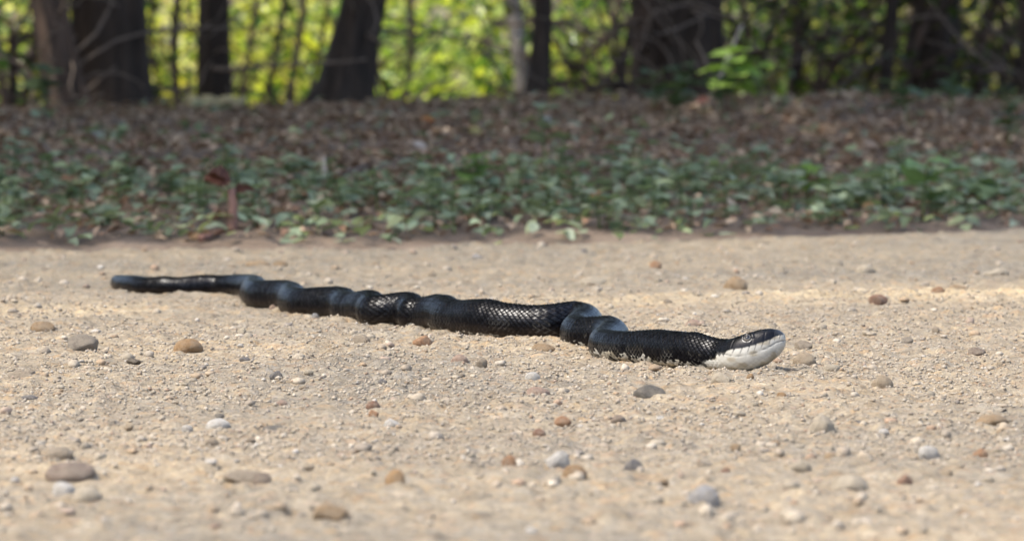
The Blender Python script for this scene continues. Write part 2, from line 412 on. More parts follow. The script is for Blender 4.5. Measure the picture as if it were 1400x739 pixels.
    lipbulge = np.exp(-((YY-my+4.5)/3.2)**2)*inmouth*sm(1074, 1066, XX) + 0.7*np.exp(-((YY-my-4)/3.0)**2)*inmouth*sm(1074, 1066, XX)
    gA = np.floor((XX + (YY-500)*1.0)/6.5); gB = np.floor((XX - (YY-500)*1.0)/6.5); ga = (XX + (YY-500))/6.5 - gA; gb = (XX - (YY-500))/6.5 - gB
    ge = np.minimum(np.minimum(ga, 1-ga), np.minimum(gb, 1-gb)); gular = (1-sm(.0, .16, ge))*hs*sm(7, 11, YY-my); grnd = hash2(gA, gB, 15)
    disp = disp - 0.00016*gular
    disp = disp - 0.00055*groove + 0.00008*lipbulge
    # lip scale seams
    lab = (XX - 1004)/7.4 + 0.25*(YY-my)/7; fl = lab - np.floor(lab); seam = np.exp(-((np.minimum(fl, 1-fl))/0.075)**2)
    yb = np.interp(XX, [900,960,972,990,994,1002,1011,1023,1037,1050,1059,1071,1075], [507,504,498,489,484.5,484.5,479.5,476.5,471.5,465.5,461,459,459.5])
    upl = sm(-1.5, 1.5, YY-yb)*sm(0.5, -1.0, YY-my)*inmouth
    lol = sm(0.0, 1.5, YY-my)*sm(11, 7, YY-my)*inmouth
    disp = disp - 0.00014*seam*(upl + 0.5*lol)
    # brow ridge, eye socket, nostril, head plates
    side = np.abs(c) > 0.25
    er = np.hypot(XX-1025.5, (YY-463.2)); disp = disp - 0.0011*np.exp(-(er/4.2)**4)*side + 0.0006*np.exp(-((er-6.3)/1.6)**2)*side*(YY < 463.2)
    nr = np.hypot(XX-1062.5, (YY-459.8)*1.2); disp = disp - 0.0010*np.exp(-(nr/1.3)**2)*side
    plate = np.zeros_like(zz)
    for xp_ in (1013, 1034, 1047, 1059): plate += np.exp(-((XX-xp_ + 3*np.abs(c))/0.7)**2)
    plate += np.exp(-((np.abs(c)-0.02)/0.025)**2)*sm(1010, 1014, XX)*sm(1036, 1032, XX) + np.exp(-((np.abs(c)-0.42)/0.03)**2)*sm(1010, 1020, XX)*sm(1052, 1046, XX)
    plate = np.clip(plate, 0, 1)*(s_ > 0.35)*sm(1002, 1010, XX)
    disp = disp - 0.00025*plate
    cheek = (rnd-0.5)*0.0001*hs; disp = disp + cheek
    # slight irregular muscle bulges and skin folds where it bends
    kap = np.abs(np.gradient(np.unwrap(np.arctan2(ty, tx)), ss))[:, None]
    disp = disp + (0.00055*vnoise(U*0.35, v*3, 91) + 0.0003*vnoise(U*1.1, v*4, 92))*(1-hs) + 0.00012*np.clip(kap/25, 0, 1)*np.sin(U*2*np.pi*1.0)*(1-hs)
    lat2 = lat + disp*nl; zz2 = zz + disp*nz_
    X = cx[:, None] + sx[:, None]*lat2; Y = cy[:, None] + sy[:, None]*lat2; Z = zz2 + gl[:, None]
    # ---- colour
    hf = np.clip((zz - zbot[:, None])/(ztop-zbot)[:, None], 0, 1)
    black = np.array([0.0022, 0.0022, 0.0034]); white = np.array([0.45, 0.435, 0.385])
    sB = ss[:, None]
    blotch = vnoise(U*0.22, v*2.2, 101) + 0.5*vnoise(U*0.6, v*5, 102)
    front = sm(0.40, 0.06, sB); mid = sm(0.95, 0.3, sB)
    thr = 0.015 + 0.11*front + 0.12*mid + 0.30*blotch*(0.35+0.65*mid)
    pw = sm(thr+0.12, thr-0.10, hf)                      # chance of a pale scale
    isw = (rnd < pw*0.80)*1.0*sm(1.3, 0.9, sB)
    skin = (1 - sm(0.05, 0.15, edge))*sm(0.70, 0.30, hf)*(vnoise(U*0.5, v*4, 111) > 0.05)*(0.5*mid)   # pale skin between the scales
    wv = np.clip(isw*(0.55 + 0.45*rnd2) + skin*0.5, 0, 1)*dors
    vb = sm(-0.10, 0.12, vnoise(U*0.30, v*3+5, 121) + 0.5*(front-0.4))*(0.25 + 0.75*mid)*sm(1.4, 0.9, sB)
    wv = wv*dors + (1-dors)*np.clip(vb, 0, 1)*(0.75+0.25*fU)
    # behind the throat the white widens to take over the whole under side
    nk = sm(0.0, 5.0, YY - yb + 5*(rnd-0.5)*(1-hs))*sm(945, 965, XX)
    mott = (vnoise(XX*0.11, YY*0.16, 131) > 0.16)*sm(975, 955, XX)
    nk = nk*(1-0.85*mott)
    wv = np.where(XX > 945, np.maximum(nk, wv*sm(990, 960, XX)), wv)
    # head: sharp edge of the white lip, dark seams
    hw_ = sm(-1.0, 1.0, YY - yb - 1.6*seam + 0.8*vnoise(XX*0.5, YY*0.5, 141))
    wv = wv*(1-hs) + hw_*hs
    wv = wv*(1 - 0.75*seam*upl*sm(1.0, 5.0, my-YY)) * (1 - 0.28*seam*lol*sm(8, 1, YY-my))
    spk = (hash2(gA, gB, 33) < .55*sm(13, 1, YY-yb)*sm(1012, 985, XX))*sm(955, 965, XX)*(XX < 1012)      # black scales straying into the white throat
    wv = wv*(1 - .8*spk)
    wv = wv*(1 - 0.6*groove)
    base = black[None, None, :] + np.zeros(zz.shape+(3,))
    base *= (0.75 + 0.6*rnd[..., None])
    snout = sm(1054, 1068, XX)*(s_ > 0)*(1-sm(-1, 1, YY-yb))
    base = base + snout[..., None]*np.array([0.035, 0.04, 0.045])  # bluish sheen painted onto the top of the snout
    wc = white[None, None, :]*(0.86 + 0.2*rnd2[..., None]*(1-hs[..., None]) + 0.14*hs[..., None])
    wc = wc*(1 - (.16*gular + .12*grnd*hs)[..., None]) * (1 - (.40*sm(-.10, .35, vnoise(XX*.09, YY*.13, 151)))[..., None]*np.array([.7, .85, 1.1]))
    gre = sm(1030, 1068, XX)*sm(0.0, 12, YY-my)  # shade under the forward chin, painted into the white
    wc = wc*(1 - 0.10*gre[..., None])
    brown = np.array([0.10, 0.075, 0.055])
    low = sm(0.45, 0.0, hf)*sm(0.20, 0.6, sB)*0.45
    base = base*(1-low[..., None]) + brown*low[..., None]*(0.5+0.5*rnd2[..., None])
    # road dust along the belly
    colr = base*(1-wv[..., None]) + wc*wv[..., None]
    dust = (sm(0.10, 0.0, hf)*0.35*(1-hs))[..., None]; colr = colr*(1-dust) + np.array([0.30, 0.24, 0.16])*dust
    R = len(ss)
    V = np.stack([X.ravel(), Y.ravel(), Z.ravel()], 1); C = colr.reshape(-1, 3)
    r = np.arange(R-1)[:, None]*NS; j = np.arange(NS)[None, :]; j2 = (j+1) % NS
    F = np.stack([(r+j).ravel(), (r+j2).ravel(), (r+NS+j2).ravel(), (r+NS+j).ravel()], 1)
    # end caps as degenerate-free fans of quads
    caps = []
    for r0, rev in ((0, True), (R-1, False)):
        for i in range(NS//2 - 1):
            qd = [r0*NS+i, r0*NS+i+1, r0*NS+NS-2-i, r0*NS+NS-1-i]
            caps.append(qd[::-1] if rev else qd)
    F = np.vstack([F, np.array(caps)])
    F = F[:, ::-1]
    me = mesh_from('snake', V, F, True, C)
    # the middle of a scale is polished, the skin between scales is dull
    eall = np.minimum(np.minimum(fa, 1-fa), np.minimum(fb, 1-fb))
    gloss = (sm(.02, .20, eall)*(.45 + .75*rnd))*dors + (1-dors)*(.4 + .4*fU)
    gloss = gloss*(.22 + .88*sm(.30, .72, hf))
    gloss = gloss*(1-hs) + .85*hs
    ga_ = me.attributes.new('Gloss', 'FLOAT', 'POINT'); ga_.data.foreach_set('value', np.ascontiguousarray(gloss.ravel(), dtype=np.float32))
    o = obj('snake', me, M_SNAKE, None, 'long black snake with white chin stretched kinked across the sandy road', 'snake')
    # eyes
    for sgn in (1, -1):
        ir = int(np.argmin(np.abs(xpx - 1025.5)))
        js = [jj for jj in range(NS) if (math.cos(ph[jj]) > 0) == (sgn > 0)]
        jb = min(js, key=lambda jj: abs(YY[ir, jj] - 463.2))
        ctr = Vector((cx[ir] + sx[ir]*lat[ir, jb], cy[ir] + sy[ir]*lat[ir, jb], zz[ir, jb] + gl[ir]))
        nrm = Vector((sx[ir]*nl[ir, jb], sy[ir]*nl[ir, jb], nz_[ir, jb])).normalized()
        ctr = ctr - nrm*0.0019
        me_e = uv_ball('eye', 0.0034, 20, 28)
        e = obj('eye', me_e, M_EYE, o); e.location = ctr; e.rotation_euler = nrm.to_track_quat('Z', 'Y').to_euler()
        pm = lens('pupil', 0.00195, 0.0034)
        pu = obj('pupil', pm, M_PUPIL, e)
    return o, total, V[::7]

def uv_ball(name, r, nr, ns):
    v = []; 
    for i in range(nr):
        th = math.pi*(i+0.5)/nr
        for j in range(ns): v.append((r*math.sin(th)*math.cos(2*math.pi*j/ns), r*math.sin(th)*math.sin(2*math.pi*j/ns), r*math.cos(th)))
    f = [(i*ns+j, (i+1)*ns+j, (i+1)*ns+(j+1) % ns, i*ns+(j+1) % ns) for i in range(nr-1) for j in range(ns)]
    for k in (0, nr-1):
        for i in range(ns//2-1):
            q = [k*ns+i, k*ns+i+1, k*ns+ns-2-i, k*ns+ns-1-i]; f.append(tuple(q if k == 0 else q[::-1]))
    return mesh_from(name, np.array(v), np.array(f))
def lens(name, rp, R):
    """thin cap that hugs the ball: the pupil"""
    v = []; f = []; ns = 24; nr = 5
    for i in range(1, nr+1):
        th = math.asin(min(1, rp/R))*i/nr
        for j in range(ns): v.append((R*1.012*math.sin(th)*math.cos(2*math.pi*j/ns), R*1.012*math.sin(th)*math.sin(2*math.pi*j/ns), R*1.012*math.cos(th)))
    f = [(i*ns+j, (i+1)*ns+j, (i+1)*ns+(j+1) % ns, i*ns+(j+1) % ns) for i in range(nr-1) for j in range(ns)]
    for i in range(ns//2-1): f.append((i, i+1, ns-2-i, ns-1-i))
    return mesh_from(name, np.array(v), np.array(f))
M_EYE = mat_plain('eye_iris', (0.15, 0.14, 0.125), 0.10, 0.8, 0.2, 1500)
M_PUPIL = mat_plain('eye_pupil', (0.004, 0.004, 0.004), 0.05, 0.8)
snake, SNAKE_LEN, SNV = build_snake()
print('snake length', round(SNAKE_LEN, 3))
SN_XY = SNV[:, :2][::40]
def near_snake(x, y, d):
    return float(np.min((SN_XY[:, 0]-x)**2 + (SN_XY[:, 1]-y)**2)) < d*d

# ------------------------------------------------------------------ pebbles
def ico(sub):
    import bmesh
    bm = bmesh.new(); bmesh.ops.create_icosphere(bm, subdivisions=sub, radius=1.0)
    v = np.array([x.co[:] for x in bm.verts]); f = np.array([[w.index for w in x.verts] for x in bm.faces]); bm.free()
    return v, f
def stone_mesh(name, seed, angular):
    v, f = ico(4)
    rs = random.Random(seed)
    # facet by planes, then soften with noise
    planes = [(Vector((rs.gauss(0, 1), rs.gauss(0, 1), rs.gauss(0, 1))).normalized(), rs.uniform(0.62, 0.92)) for _ in range(9 if angular else 4)]
    out = []
    for co in v:
        p = Vector(co); 
        p *= 1 + 0.16*mnoise.noise(p*1.1 + Vector((seed*3.7, 0, 0))) 
        for n, d in planes:
            e = p.dot(n) - d
            if e > 0: p -= n*e*(0.8 if angular else 0.35)
        p *= 1 + (0.045 if angular else 0.015)*mnoise.fractal(p*3.5 + Vector((seed, 5, 0)), 0.9, 2.1, 4)
        out.append(p[:])
    return mesh_from(name, np.array(out), f)
ROUND = [stone_mesh('pebble_round', i, False) for i in range(5)]
ANG = [stone_mesh('pebble_angular', 20+i, True) for i in range(6)]
for m_ in ROUND + ANG: m_.materials.append(M_STONE)
PC = dict(tan=(.42,.27,.13), amber=(.44,.24,.08), orange=(.42,.19,.07), cream=(.66,.57,.43), white=(.85,.83,.78), grey=(.31,.27,.22), brown=(.27,.20,.155), dark=(.075,.06,.05),
          slate=(.075,.08,.085), blue=(.12,.13,.16), red=(.27,.11,.06), pink=(.45,.29,.22), paleblue=(.40,.41,.43), beige=(.50,.39,.26), greytan=(.36,.29,.21), mauve=(.36,.265,.21))
PC = {k: tuple(.84*(.68*v + .32*(.33, .285, .22)[i]) for i, v in enumerate(c)) for k, c in PC.items()}
def pebble(x, y, w, h, colour, label, ang=False, group=None, rng=random):
    """x, y: photo pixel of the stone's middle; w, h its size in pixels"""
    g = on_plane(x, y + h*0.42); px = g.y/FPX
    a = w*px/2; b = h*px/2
    o = bpy.data.objects.new('pebble', rng.choice(ANG if ang else ROUND)); COL.objects.link(o)
    gzv = gz(g.x, g.y)
    vis = b*1.35
    o.scale = (a*1.08, a*rng.uniform(0.75, 1.0), vis)
    o.location = (g.x, g.y + a*0.3, gzv + vis*0.33)
    o.rotation_euler = (rng.uniform(-.12, .12), rng.uniform(-.12, .12), rng.uniform(-.35, .35) + (math.pi if rng.random() < .5 else 0))
    c = PC[colour]; k = rng.uniform(.9, 1.1); o.color = (c[0]*k, c[1]*k, c[2]*k, 1)
    tag(o, label, 'pebble', group)
    return o
PEB = [
 (58,447,32,20,'tan','orange tan pebble near the left edge, level with the snake',1),(111,471,46,25,'grey','large grey brown pebble at left, beside the smooth amber oval one',1),
 (257,476,37,21,'amber','smooth oval amber pebble lying alone left of the snake',0),(183,496,20,8,'dark','flat dark brown chip below the amber oval pebble',1),
 (377,515,17,13,'blue','small upright blue grey pebble in front of the snake\'s middle',1),(298,580,32,14,'white','flat white pebble at left with a dark speck behind it',0),
 (379,589,38,11,'slate','thin flat slate grey chip right of the flat white pebble',1),(300,568,13,9,'slate','tiny dark grey stone just behind the flat white pebble',1),
 (40,543,24,9,'blue','flat blue black chip near the left edge in the sand',1),(95,643,66,34,'mauve','large blurred pinkish brown rock in the left foreground',1),
 (80,622,36,24,'greytan','grey tan clod leaning behind the large blurred pinkish brown rock',1),(86,669,30,20,'white','white rounded pebble touching the front of the pinkish brown rock',0),
 (119,677,40,23,'cream','cream pebble right of the white one before the pinkish brown rock',0),(335,652,60,18,'greytan','long grey tan clod in the blurred left foreground',1),
 (358,654,24,24,'brown','dark brown lump at the end of the grey tan clod',1),(453,704,48,24,'tan','elongated ochre stone low in the blurred foreground left of centre',1),
 (541,657,26,27,'amber','upright amber pebble in the foreground left of centre',0),(577,469,25,17,'orange','angular orange tan stone just in front of the snake\'s middle',1),
 (493,469,26,14,'greytan','rough tan clod in front of the snake\'s rear half',1),(743,478,33,11,'tan','rough flat orange brown stone in front of the snake\'s forward bends',1),
 (628,494,22,12,'pink','pinkish flat pebble in front of the snake\'s middle',0),(659,500,16,14,'greytan','grey tan pebble right of the pinkish flat one',1),
 (889,541,44,20,'slate','dark slate pebble lying in front of the snake\'s neck',0),(987,523,27,19,'cream','cream pebble right under the snake\'s throat',1),
 (1100,493,31,20,'beige','round beige pebble just ahead of the snake\'s snout',0),(1098,474,26,14,'greytan','brownish pebble behind the round beige one by the snout',1),
 (1137,504,22,9,'cream','small flat cream pebble right of the round beige one',0),(1006,387,31,21,'tan','round tan pebble on the road behind the snake\'s head',0),
 (812,382,34,14,'cream','flat cream stone on the road behind the snake\'s forward half',1),(1201,411,27,15,'red','reddish brown stone on the far right of the road',1),
 (949,447,25,14,'pink','greyish pink pebble behind the snake\'s neck',0),(1207,524,28,19,'beige','beige pebble in the sand at right, below the snout\'s level',0),
 (762,631,33,28,'white','bright white blurred pebble in the foreground, right of centre',1),(786,648,32,20,'amber','amber pebble touching the bright white one in the foreground',0),
 (866,640,26,20,'blue','blue grey blurred pebble in the foreground right of centre',0),(963,681,42,30,'paleblue','large pale blue blurred pebble in the right foreground',0),
 (1126,584,36,32,'cream','tall cream lump of stone in the right foreground',1),(1357,578,42,16,'tan','olive tan flat pebble near the right edge',0),
 (1350,564,54,11,'cream','long pale cream slab behind the olive tan flat pebble',1),(697,635,22,22,'orange','orange pebble left of the bright white foreground one',1),
 (1183,367,26,15,'cream','cream pebble on the greyer far right of the road',0),(896,363,18,13,'orange','orange pebble on the far road behind the snake\'s neck',1),
 (352,359,34,11,'tan','orange brown clod on the far road behind the tail',1),(383,360,22,10,'tan','smaller orange clod right of the one behind the tail',1),
 (510,556,18,11,'red','red brown pebble in the sand left of centre',0),(511,568,14,13,'orange','orange speck of stone right below the red brown pebble',1),
 (299,530,16,10,'orange','small rusty pebble in front of the snake\'s rear half',0),(536,581,20,13,'white','white pebble right of the red brown one left of centre',1),
 (1270,618,28,22,'white','white blurred pebble in the right foreground',1),(1341,622,20,14,'orange','orange pebble near the right edge of the foreground',0),
 (1237,658,20,14,'red','red brown blurred pebble in the right foreground',1),(991,652,20,18,'red','dull red pebble in the foreground right of the pale blue one',1),
 (737,593,18,11,'red','red pebble in the sand right of centre',0),(769,579,22,13,'orange','orange pebble just behind the red one right of centre',0),
 (846,577,22,12,'brown','brown pebble in the sand below the dark slate one',1),(728,520,20,13,'white','white pebble in front of the snake\'s forward bends',0),
 (373,420,10,8,'pink','pink pebble touching the snake\'s rear body',0),(431,434,10,9,'paleblue','tiny grey pebble touching the snake\'s rear body',0),
 (1311,401,26,11,'tan','tan stone on the bright strip of road at far right',1),(1282,404,20,9,'orange','orange stone left of the tan one on the bright strip',1),
 (735,541,30,13,'pink','pink flat pebble left of the dark slate one',0),(1092,641,34,20,'cream','cream stone blurred in the right foreground',1),
 (1160,663,50,22,'cream','broad pale cream clod in the right foreground',1),(1335,482,26,13,'brown','dark crumbly clod near the right edge behind the snout\'s level',1),
 (1240,467,18,11,'grey','grey pebble on the road right of the snout',1),(652,348,16,9,'paleblue','pale grey chip on the far road behind the middle of the snake',1),
 (1362,370,34,11,'cream','pale slab on the greyer far road near the right edge',1),(30,513,40,12,'greytan','flat tan clod near the left edge of the road',1),
]
for x, y, w, h, c, lab, a in PEB: pebble(x, y, w, h, c, lab, bool(a))
ZONES = [('in the far road behind the snake', 345, 400), ('in the sand level with the snake', 410, 500), ('in the sand before the snake', 500, 590), ('in the blurred near foreground', 590, 735)]
r2 = random.Random(5); cnt = 0
HAND = [(p[0], p[1], p[2]) for p in PEB]
names = ['tan','amber','cream','cream','greytan','pink','blue','cream','pink','beige','beige','cream','greytan','tan','tan','white']
while cnt < 100:
    y = r2.uniform(345, 733) if r2.random() < .75 else r2.uniform(500, 733); x = r2.uniform(4, 1396)
    zi = [i for i, z in enumerate(ZONES) if z[1] <= y < z[2]]
    if not zi: continue
    if any(abs(hx-x) < hw*.5+18 and abs(hy-y) < 16 for hx, hy, hw in HAND): continue
    g = on_plane(x, y)
    if near_snake(g.x, g.y, 0.03): continue
    if 376 < y < 510 and 140 < x < 1085:
        top = np.interp(x, [147, 320, 480, 800, 1075], [374, 376, 395, 415, 450]); bot = np.interp(x, [147, 320, 480, 800, 1075], [405, 420, 450, 485, 515])
        if top < y < bot: continue
    sc = np.interp(y, [345, 735], [0.75, 1.5]); w = r2.uniform(7, 14)*sc*(1.3 if r2.random() < .12 else 1); h = w*r2.uniform(.4, .75)
    col = r2.choice(names+['greytan','beige','tan','greytan','beige']); side = ['left third', 'middle third', 'right third'][min(2, int(x/467))]
    pebble(x, y, w, h, col, 'small %s pebble %s, %s of the photo' % ({'greytan': 'grey tan', 'paleblue': 'pale blue'}.get(col, col), ZONES[zi[0]][0], side), r2.random() < .8, 'small pebbles strewn over the road', r2)
    HAND.append((x, y, w)); cnt += 1

# finer gravel and crumbs, too many to count
OCT_V = np.array([(1,0,0),(0,1,0),(-1,0,0),(0,-1,0),(0,0,1.),(0,0,-1)]); OCT_F = np.array([(0,1,4),(1,2,4),(2,3,4),(3,0,4),(1,0,5),(2,1,5),(3,2,5),(0,3,5)])
def gravel():
    V = []; F = []; C = []; off = 0
    vs_, fs_ = ico(2); v1, f1 = ico(1)
    # crumbs of soil are sand coloured
    sand = np.array([(.36,.31,.24),(.30,.26,.20),(.41,.36,.29),(.34,.295,.235)]); peb = np.array([PC[k] for k in names+['dark','slate','orange']]); peb = peb*.45 + np.array((.31,.265,.21))*.55
    def put(n, y0, y1, wlo, whi, base_v, base_f, pebf):
        nonlocal off
        # uniform over the ground, sizes skewed small
        d0 = on_plane(700, y1).y; d1 = on_plane(700, y0).y
        Y = RNG.uniform(d0, d1, n); X = RNG.uniform(-1, 1, n)*(0.118*Y + 0.05)
        rad = (wlo + (whi-wlo)*RNG.random(n)**3)/2
        # clustered
        keep = (fbm(X*6, Y*4, 2, 301) + RNG.uniform(-.55, .55, n)) > -0.12
        dd = np.array([near_snake(a, b, 0.02) for a, b in zip(X, Y)]) if n < 20000 else np.zeros(n, bool)
        keep &= ~dd
        X, Y, rad = X[keep], Y[keep], rad[keep]; n = len(X)
        Z = road_z(X, Y) + rad*0.25
        sc = np.stack([rad*RNG.uniform(.8, 1.3, n), rad*RNG.uniform(.8, 1.3, n), rad*RNG.uniform(.5, .95, n)], 1)
        an = RNG.uniform(0, 6.283, n); ca, sa = np.cos(an), np.sin(an)
        jit = 1 + RNG.uniform(-.22, .22, (n, len(base_v), 1))
        L = base_v[None]*jit*sc[:, None, :]
        x = L[..., 0]*ca[:, None] - L[..., 1]*sa[:, None] + X[:, None]; y = L[..., 0]*sa[:, None] + L[..., 1]*ca[:, None] + Y[:, None]; z = L[..., 2] + Z[:, None]
        V.append(np.stack([x, y, z], 2).reshape(-1, 3))
        F.append((base_f[None] + (np.arange(n)*len(base_v))[:, None, None] + off).reshape(-1, 3)); off += n*len(base_v)
        isp = RNG.random(n) < pebf
        c = np.where(isp[:, None], peb[RNG.integers(0, len(peb), n)], sand[RNG.integers(0, len(sand), n)])*RNG.uniform(.8, 1.15, (n, 1))
        C.append(np.repeat(c, len(base_v), 0))
    put(2000, 335, 738, .0035, .0105, vs_, fs_, .5)
    put(10000, 335, 738, .0016, .0048, v1, f1, .35)
    put(64000, 405, 640, .0014, .0044, OCT_V, OCT_F, .25)
    return mesh_from('gravel', np.vstack(V), np.vstack(F), True, np.vstack(C))
obj('gravel', gravel(), M_GRIT, kind='stuff', label='fine gravel and sandy crumbs scattered over the dirt road', cat='gravel')

# ------------------------------------------------------------------ leaves
LEAF_V = np.array([(0, 0, 0), (.30, .42, .10), (.72, .30, .06), (1, 0, -.12), (.72, -.30, .06), (.30, -.42, .10), (.5, 0, -.02)])
LEAF_F = np.array([(0, 6, 1), (1, 6, 2), (2, 6, 3), (3, 6, 4), (4, 6, 5), (5, 6, 0)])
LEAF4_V = np.array([(0, 0, 0), (.45, .42, .08), (1, 0, -.1), (.45, -.42, .08)]); LEAF4_F = np.array([(0, 2, 1), (0, 3, 2)])
def leaf_cloud(name, P, length, width, cols, tilt=0.6, curl=1.0, az=None, flat=0.0, simple=False):
    """P (n,3) leaf roots; random heading; tilt = how far they pitch; cols (n,3)"""
    LV, LF = (LEAF4_V, LEAF4_F) if simple else (LEAF_V, LEAF_F); nv = len(LV)
    n = len(P); az = RNG.uniform(0, 2*np.pi, n) if az is None else az
    el = RNG.normal(-0.15, tilt, n)*(1-flat); roll = RNG.normal(0, tilt*1.2, n)
    d = np.stack([np.cos(az)*np.cos(el), np.sin(az)*np.cos(el), np.sin(el)], 1)
    sd = np.stack([-np.sin(az), np.cos(az), np.zeros(n)], 1); up = np.cross(d, sd)
    s2 = sd*np.cos(roll)[:, None] + up*np.sin(roll)[:, None]; u2 = -sd*np.sin(roll)[:, None] + up*np.cos(roll)[:, None]
    L = np.asarray(length)*np.ones(n); W = np.asarray(width)*np.ones(n)
    cz = curl*RNG.uniform(0.3, 2.2, n)
    v = (P[:, None, :] + d[:, None, :]*(LV[None, :, 0:1]*L[:, None, None]) + s2[:, None, :]*(LV[None, :, 1:2]*W[:, None, None]*1.1)
         + u2[:, None, :]*(LV[None, :, 2:3]*(L*cz)[:, None, None]))
    f = (LF[None] + (np.arange(n)*nv)[:, None, None]).reshape(-1, 3)
    return mesh_from(name, v.reshape(-1, 3), f, False, np.repeat(cols, nv, 0))
def pick(pal, n, var=.2, w=None):
    pal = np.array(pal, float); i = RNG.choice(len(pal), n, p=w)
    return pal[i]*RNG.uniform(1-var, 1+var, (n, 1))

# ------------------------------------------------------------------ trees
def tube(pts, rads, ns=14, ridge=0.0, seed=0, lobes=None):
    """rings along a polyline of Vectors"""
    V = []; F = []
    for i, (p, r) in enumerate(zip(pts, rads)):
        a = pts[max(0, i-1)]; b = pts[min(len(pts)-1, i+1)]; t = (b-a).normalized()
        sx_ = t.cross(Vector((0, 1, 0.01))).normalized(); sy_ = t.cross(sx_)
        for j in range(ns):
            an = 2*math.pi*j/ns
            k = 1 + ridge*mnoise.noise(Vector((math.cos(an)*2.2+seed, math.sin(an)*2.2, p.z*0.9))) + ridge*.6*mnoise.noise(Vector((math.cos(an)*6+seed, math.sin(an)*6, p.z*2)))
            if lobes is not None: k += lobes[0]*lobes[1][i]*max(0, math.cos(an*lobes[2] + lobes[3]))
            V.append(p + (sx_*math.cos(an) + sy_*math.sin(an))*r*k)
    n = len(pts)
    for i in range(n-1):
        for j in range(ns):
            F.append((i*ns+j, i*ns+(j+1) % ns, (i+1)*ns+(j+1) % ns, (i+1)*ns+j))
    for i in range(ns//2-1): 
        F.append(((n-1)*ns+i, (n-1)*ns+i+1, (n-1)*ns+ns-2-i, (n-1)*ns+ns-1-i)); F.append((ns-1-i, ns-2-i, i+1, i))
    return [v[:] for v in V], F
class Acc:
    def __init__(s): s.v = []; s.f = []
    def add(s, v, f): o = len(s.v); s.v += v; s.f += [tuple(i+o for i in q) for q in f]
    def mesh(s, name): return mesh_from(name, np.array(s.v), np.array(s.f))

